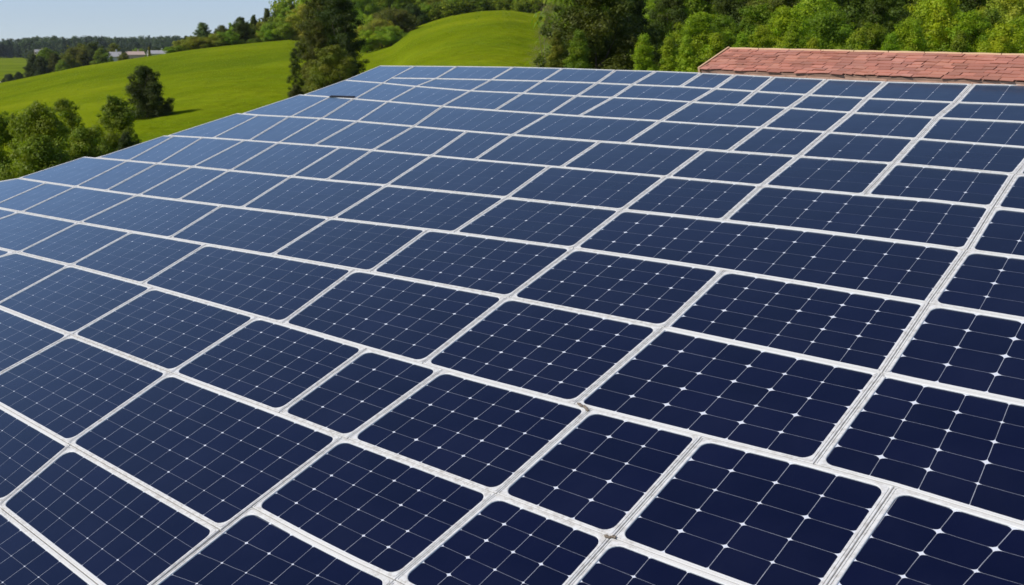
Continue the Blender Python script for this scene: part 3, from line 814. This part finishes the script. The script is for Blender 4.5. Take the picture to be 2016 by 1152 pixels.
# ridge along the left crest
G3 = 'trees along the crest of the left meadow'
RIDGE = [(338,92,26,'oval','mid'),(352,80,26,'oval','olive'),(366,70,16,'column','dark'),(384,72,40,'oval','olive'),(400,44,24,'oval','bluegreen'),(404,62,34,'oval','darkolive'),
         (424,66,32,'oval','olive'),(438,50,28,'oval','darkolive'),(455,46,20,'cone','dark'),(450,62,34,'oval','mid'),(476,34,30,'oval','dark'),
         (482,44,46,'oval','mid'),(501,30,30,'cone','dark'),(516,44,40,'oval','olive'),(528,16,34,'cone','darkolive'),(534,50,34,'oval','mid'),
         (545,18,28,'cone','dark'),(560,6,34,'oval','mid'),(552,36,48,'oval','mid'),(578,8,38,'cone','darkolive'),(582,26,50,'oval','mid'),(600,10,54,'oval','olive'),
         (604,-6,44,'oval','mid'),(622,0,50,'oval','dark')]
for i, (x, t, w, k, c) in enumerate(RIDGE):
    rr = 304 + 9*(i % 3) + (10 if k == 'cone' else 0)
    n_ = ['first','second','third','fourth','fifth','sixth','seventh','eighth','ninth','tenth','eleventh','twelfth','thirteenth','fourteenth','fifteenth',
          'sixteenth','seventeenth','eighteenth','nineteenth','twentieth','twenty-first','twenty-second','twenty-third','twenty-fourth'][i]
    d_ = {'mid': 'mid green', 'olive': 'olive green', 'dark': 'dark', 'darkolive': 'dark olive', 'bluegreen': 'bluish open-topped'}[c]
    tree(x, t, rr, w*1.3, k, c, f'{d_} {"pointed" if k in ("cone","column") else "rounded"} tree, {n_} from the left along the left meadow crest', G3, 1.45)
# forest edge left of and above the right hand meadow hill
G4 = 'trees edging the right meadow hill'
EDGE = [(712,52,270,40,'oval','olive'),(722,60,262,40,'round','bright'),(735,30,285,60,'round','mid'),(716,-25,300,60,'oval','mid'),(752,38,268,60,'round','olive'),
        (782,18,276,80,'round','darkolive'),(770,52,262,54,'round','mid'),(752,-25,310,70,'oval','mid'),(790,-30,320,70,'round','mid'),(812,8,300,50,'oval','dark'),(830,-25,318,60,'round','mid'),
        (842,10,306,40,'oval','mid'),(862,-12,312,44,'oval','olive'),(880,0,308,34,'column','dark'),(893,-5,310,36,'oval','mid'),(905,-20,318,40,'round','dark'),(925,-14,312,40,'oval','mid'),
        (948,-22,312,40,'oval','darkolive'),(966,-18,316,40,'round','mid'),(990,-20,314,44,'oval','dark'),(1012,-4,312,38,'round','mid'),(1032,-2,310,36,'round','olive'),(1050,-10,310,40,'oval','mid')]
O2 = ['first','second','third','fourth','fifth','sixth','seventh','eighth','ninth','tenth','eleventh','twelfth','thirteenth','fourteenth','fifteenth','sixteenth','seventeenth','eighteenth','nineteenth','twentieth','twenty-first','twenty-second','twenty-third']
order = sorted(range(len(EDGE)), key=lambda i: EDGE[i][0])
for k_, i in enumerate(order):
    x, t, r, w, k, c = EDGE[i]
    d_ = {'mid': 'mid green', 'olive': 'olive green', 'dark': 'dark', 'darkolive': 'dark brownish', 'bright': 'bright green'}[c]
    tree(x, t, r, w*1.15, k, c, f'{d_} woodland tree, {O2[k_]} from the left in the row around the right meadow hill', G4, 1.4)
# right of the hill
tree(1078, 4, 62, 84, 'sparse', 'grey', 'thin grey brown tree with bare twigs left of the big dark tree', bark='palebark')
tree(1096, 60, 56, 70, 'bush', 'olive', 'olive shrub at the foot of the thin grey brown tree', cat='bush')
tree(1170, -50, 60, 190, 'round', 'darkolive', 'big dense dark tree behind the top edge, right of the meadow hill')
tree(1235, -20, 66, 130, 'round', 'dark', 'very dark tree overlapping the right side of the big dense tree')
tree(1140, 60, 52, 90, 'bush', 'mid', 'green shrub in front of the big dense dark tree', cat='bush')
G5 = 'sunlit trees and bushes behind the tile roof'
FRONT = [(1268,68,48,84,'bush','bright'),(1318,72,47,80,'bush','bright'),(1352,70,46,70,'bush','bright'),(1378,22,60,110,'round','bright'),(1420,30,62,90,'round','mid'),(1412,64,48,90,'bush','lime'),
         (1462,66,46,80,'bush','bright'),(1500,50,50,84,'round','lime'),(1490,8,64,96,'round','mid'),(1548,14,58,104,'round','bright'),(1560,44,50,84,'bush','bright'),
         (1602,74,47,70,'bush','lime'),(1630,20,62,120,'round','mid'),(1690,60,50,100,'bush','bright'),(1712,44,54,90,'round','mid'),(1755,66,48,80,'bush','bright'),
         (1792,36,53,90,'round','bright'),(1848,-6,56,120,'round','lime'),(1905,22,55,100,'round','bright'),(1892,62,49,90,'bush','mid'),(1950,20,56,90,'oval','mid'),
         (1975,44,50,90,'round','lime'),(2020,30,54,100,'round','bright')]
order = sorted(range(len(FRONT)), key=lambda i: FRONT[i][0])
for k_, i in enumerate(order):
    x, t, r, w, k, c = FRONT[i]
    d_ = {'mid': 'mid green', 'bright': 'bright green', 'lime': 'yellow green'}[c]
    kd = 'bush' if k == 'bush' else 'tree'
    tree(x, t, r, w*1.15, k, c, f'sunlit {d_} {kd}, {O2[k_]} from the left behind the tile roof', G5, 1.08, cat=kd)
G6 = 'dark wood trees above the sunlit bushes'
BACK = [(1290,-60,90,110,'round','mid'),(1345,-70,96,120,'oval','mid'),(1320,-20,84,90,'round','dark'),(1395,-80,100,120,'round','dark'),(1440,-60,88,100,'oval','dark'),(1475,-90,96,120,'round','mid'),(1530,-60,84,110,'oval','darkolive'),
        (1590,-90,92,130,'round','mid'),(1650,-80,82,120,'round','dark'),(1610,-20,74,110,'oval','mid'),(1700,-70,86,120,'oval','mid'),(1745,-40,76,100,'oval','dark'),(1790,-90,90,120,'round','dark'),(1840,-90,84,120,'oval','mid'),
        (1900,-70,78,110,'oval','dark'),(1940,-90,86,120,'round','mid'),(1990,-60,74,110,'oval','olive'),(2040,-80,80,120,'round','mid')]
order = sorted(range(len(BACK)), key=lambda i: BACK[i][0])
for k_, i in enumerate(order):
    x, t, r, w, k, c = BACK[i]
    d_ = {'mid': 'mid green', 'olive': 'olive green', 'dark': 'deep dark', 'darkolive': 'dark olive'}[c]
    tree(x, t, r, w*1.2, k, c, f'{d_} wood tree, {O2[k_]} from the left in the wood above the bushes', G6, 1.75)
# trees in the valley beyond the left meadow
G7 = 'valley trees beyond the left meadow'
VALLEY = [(10,146,560,26,'bush','dark'),(30,142,575,22,'bush','dark'),(62,108,470,30,'oval','dark'),(88,96,480,46,'round','mid'),(75,112,460,30,'oval','dark'),(104,104,470,30,'oval','darkolive'),(128,106,490,40,'round','olive'),
          (145,94,500,34,'round','olive'),(160,86,520,34,'oval','olive'),(180,84,500,44,'round','darkolive'),(196,96,480,34,'oval','mid'),(118,118,450,34,'bush','mid'),
          (216,110,470,12,'oval','mid'),(242,104,520,22,'round','olive'),(292,92,520,14,'cone','olive'),(222,86,640,26,'round','olive'),(270,96,700,30,'round','mid'),(312,94,640,26,'round','dark')]
for k_, i in enumerate(sorted(range(len(VALLEY)), key=lambda i: VALLEY[i][0])):
    x, t, r, w, k, c = VALLEY[i]
    d_ = {'mid': 'mid green', 'olive': 'olive green', 'dark': 'dark', 'darkolive': 'dark olive'}[c]
    kd = 'bush' if k == 'bush' else 'tree'
    tree(x, t, r, w*1.2, k, c, f'{d_} {kd}, {O2[k_]} from the left beyond the left meadow, in the valley', G7, cat=kd)

# ------------------------------------------------------------------ valley houses
def valley_house(px, eave_y, ridge_y, r, wpx, depth, wall, roofm, label):
    p = ground_at(px, r); w = wpx/F_PX*r
    ze = at_range(px, eave_y, r).z - p.z; zr = at_range(px, ridge_y, r).z - p.z
    root = thing('house', p, label, 'house', 'houses in the valley')
    root.rotation_euler = (0, 0, -math.atan2(p.x, p.y) + .15)
    mb = MB(); mb.box((0, 0, ze/2), w, depth, ze); 
    mb.add([(-w/2,-depth/2,ze),(-w/2,depth/2,ze),(-w/2,0,zr-.15),(w/2,-depth/2,ze),(w/2,depth/2,ze),(w/2,0,zr-.15)], [(0,2,1),(3,4,5)])
    mb.build('wall', wall, root)
    mb = MB()
    for s in (-1, 1):
        a0, a1 = Vector((-w/2-.4, s*(depth/2+.5), ze-.1)), Vector((w/2+.4, s*(depth/2+.5), ze-.1)); b0, b1 = Vector((-w/2-.4, 0, zr)), Vector((w/2+.4, 0, zr))
        up_ = Vector((0, 0, .2)); q = [a0, a1, b1, b0] if s < 0 else [a1, a0, b0, b1]
        mb.prism(q, [v + up_ for v in q])
    rf = mb.build('roof', roofm, root)
    mb = MB(); mb.box((w*.22, .4, zr+.5), .7, .7, 1.6); mb.build('chimney', wall, rf)
    nw = max(2, int(w/4))
    for k in range(nw):
        for z in ([ze*.72] if ze < 5 else [ze*.78, ze*.5]):
            mb = MB(); mb.box((-w/2 + w*(k+.5)/nw, -depth/2-.03, z), .9, .08, 1.2); mb.build('window', M['glass'], root)
    return root
valley_house(221, 112, 103, 600, 26, 9, M['whitewall'], M['roofgrey'], 'white house showing above the meadow crest, left of the other two roofs')
valley_house(263, 108, 102, 640, 30, 9, M['pinkwall'], M['roofpink'], 'pale pinkish roofed house above the meadow crest, middle of three')
valley_house(309, 106, 100, 620, 34, 10, M['whitewall'], M['roofgrey'], 'long low grey roofed house just left of the crest trees')
valley_house(77, 106, 98, 900, 18, 9, M['pinkwall'], M['roofgrey'], 'small far house standing at the field edge among the far left trees')

# ------------------------------------------------------------------ woods that read as one mass
def wood(name, spots, kind_cols, label, sizes):
    VV = []; TT = []; g = np.random.default_rng(5)
    for (x, y, h, w, ci) in spots:
        src = QC[g.choice(['round', 'oval', 'cone'], p=sizes)][int(g.integers(0, 3))]
        n = len(src.vertices); co = np.empty(n*3, np.float32); src.vertices.foreach_get('co', co); co = co.reshape(-1, 3)
        tn = np.empty(len(src.polygons)*4, np.float32); src.attributes['tint'].data.foreach_get('color', tn); tn = tn.reshape(-1, 4)
        a = g.uniform(0, 6.28); ca, sa_ = math.cos(a), math.sin(a)
        co = co*np.array([1, 1, 1/1.3], np.float32); q = np.stack([(co[:,0]*ca - co[:,1]*sa_)*w + x, (co[:,0]*sa_ + co[:,1]*ca)*w + y, co[:,2]*h + ground_z(x, y) - .3], 1)
        VV.append(q); c = np.array(kind_cols[ci])*g.uniform(.8, 1.2)
        t = tn.copy(); t[:, :3] *= c; TT.append(t)
    me = cloud_mesh(name, np.concatenate(VV), np.concatenate(TT))
    o = put(name, me); o.color = (1, 1, 1, 1); tag(o, label, 'wood', kind='stuff'); return o
g = random.Random(21)
sp_ = []
for i in range(900):
    px = g.uniform(-500, 470); r = 1380 + 700*g.random()**1.5
    top = 78 - 10*math.exp(-((px-230)/150)**2) - 4*math.sin(px*.02) + g.uniform(-2, 4)
    if px < 40: r = max(r, 1450)
    p = ground_at(px, r); h = max(10, (at_range(px, top, r).z - p.z)*g.uniform(.8, 1.0))
    sp_.append((p.x, p.y, h, h*g.uniform(.55, .9), g.randint(0, 2)))
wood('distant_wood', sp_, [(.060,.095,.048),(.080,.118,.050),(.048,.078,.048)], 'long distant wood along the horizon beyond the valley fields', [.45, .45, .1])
sp_ = []
for i in range(260):
    px = g.uniform(60, 420); r = g.uniform(760, 1300); p = ground_at(px, r); h = g.uniform(8, 15)
    sp_.append((p.x, p.y, h, h*g.uniform(.7, 1), g.randint(0, 2)))
wood('valley_wood', sp_, [(.046,.072,.026),(.062,.086,.026),(.036,.056,.028)], 'loose woodland across the valley floor behind the houses', [.5, .4, .1])
sp_ = []
for i in range(700):
    px = g.uniform(560, 2600); r = g.uniform(322, 420) if px < 1120 else g.uniform(100, 300)
    p = ground_at(px, r); h = g.uniform(10, 17)
    if 1180 < px < 1400 and r < 300: continue
    sp_.append((p.x, p.y, h, h*g.uniform(.55, .8), g.randint(0, 2)))
main_ = sp_; sp_ = []
TOPL = ([340,370,400,440,480,520,560,600,650,700], [97,80,68,60,48,34,24,12,-4,-20])
for i in range(240):
    px = g.uniform(345, 700); r = g.uniform(312, 365); p = ground_at(px, r)
    h = max(3, at_range(px, float(np.interp(px, *TOPL)), r).z - p.z)*g.uniform(.82, 1.06)
    sp_.append((p.x, p.y, h, h*g.uniform(.34, .55), g.randint(0, 2)))
wood('ridge_wood', sp_, [(.105,.165,.014),(.150,.190,.018),(.060,.090,.012)], 'narrow upright trees massed behind the left meadow crest', [.25, .4, .35])
sp_ = main_
for i in range(120):
    px = g.uniform(330, 690); r = g.uniform(303, 316); p = ground_at(px, r); h = g.uniform(.8, 1.9)
    sp_.append((p.x, p.y, h, h*g.uniform(1, 1.4), g.randint(0, 2)))
for i in range(220):
    px = g.uniform(690, 1110); r = g.uniform(303, 318); p = ground_at(px, r); h = g.uniform(2.5, 5.0)
    sp_.append((p.x, p.y, h, h*g.uniform(.9, 1.3), g.randint(0, 2)))
wood('hillside_wood', sp_, [(.165,.240,.014),(.210,.260,.018),(.120,.170,.012)], 'dense wood covering the hillside behind the front trees', [.5, .4, .1])

# grass standing on the two meadow hills
gg = np.random.default_rng(8); n_ = 32000
pxs = gg.uniform(-60, 1120, n_); rr_ = 62 + (298-62)*gg.random(n_)**.75
pos = np.array([tuple(ground_at(float(a_), float(b_))) for a_, b_ in zip(pxs, rr_)])
sz = (gg.uniform(.04, .11, n_)*(.5+rr_/320))[:, None]
th_ = gg.uniform(0, 6.283, n_); A_ = np.stack([np.cos(th_), np.sin(th_), np.zeros(n_)], 1)
up_ = np.stack([-np.sin(th_), np.cos(th_), gg.normal(.12, .15, n_)], 1)
V_ = np.stack([pos - A_*sz - np.array([0, 0, .02]), pos + A_*sz - np.array([0, 0, .02]), pos + A_*sz*.8 + up_*sz*1.1, pos - A_*sz*.8 + up_*sz*1.1], 1).reshape(-1, 3)
qa, qb = pos[:, 0]*.83 + pos[:, 1]*.56, pos[:, 1]*.83 - pos[:, 0]*.56
pt = np.sin(qb*.16 + 1.6*np.sin(qa*.05))*.6 + np.sin(qb*.055 + 2*np.sin(qa*.03 + 1))*.6
T_ = np.ones((n_, 4)); k_ = gg.uniform(.75, 1.25, n_)*(1+.13*pt)*.95
T_[:, 0] = .188*k_*gg.uniform(.85, 1.2, n_); T_[:, 1] = .262*k_; T_[:, 2] = .008*k_
go = put('grass', cloud_mesh('grass', V_, T_)); go.color = (1, 1, 1, 1)
tag(go, 'short bright green grass covering the two meadow hills', 'grass', kind='stuff')

# thin summer air
mb = MB(); mb.box((0, 0, 33), 9400, 9400, 100)
hz_o = put('haze', mesh('haze', mb.v, mb.f)); tag(hz_o, kind='stuff', label='thin summer haze filling the air of the valley')
hm = bpy.data.materials.new('haze'); hm.use_nodes = True; hn = hm.node_tree
hn.nodes.remove(hn.nodes['Principled BSDF'])
pv = hn.nodes.new('ShaderNodeVolumePrincipled'); pv.inputs['Color'].default_value = (.86, .92, 1, 1)
pv.inputs['Density'].default_value = 0.000045; pv.inputs['Anisotropy'].default_value = 0.2
hn.links.new(pv.outputs[0], hn.nodes['Material Output'].inputs['Volume'])
hz_o.data.materials.append(hm)
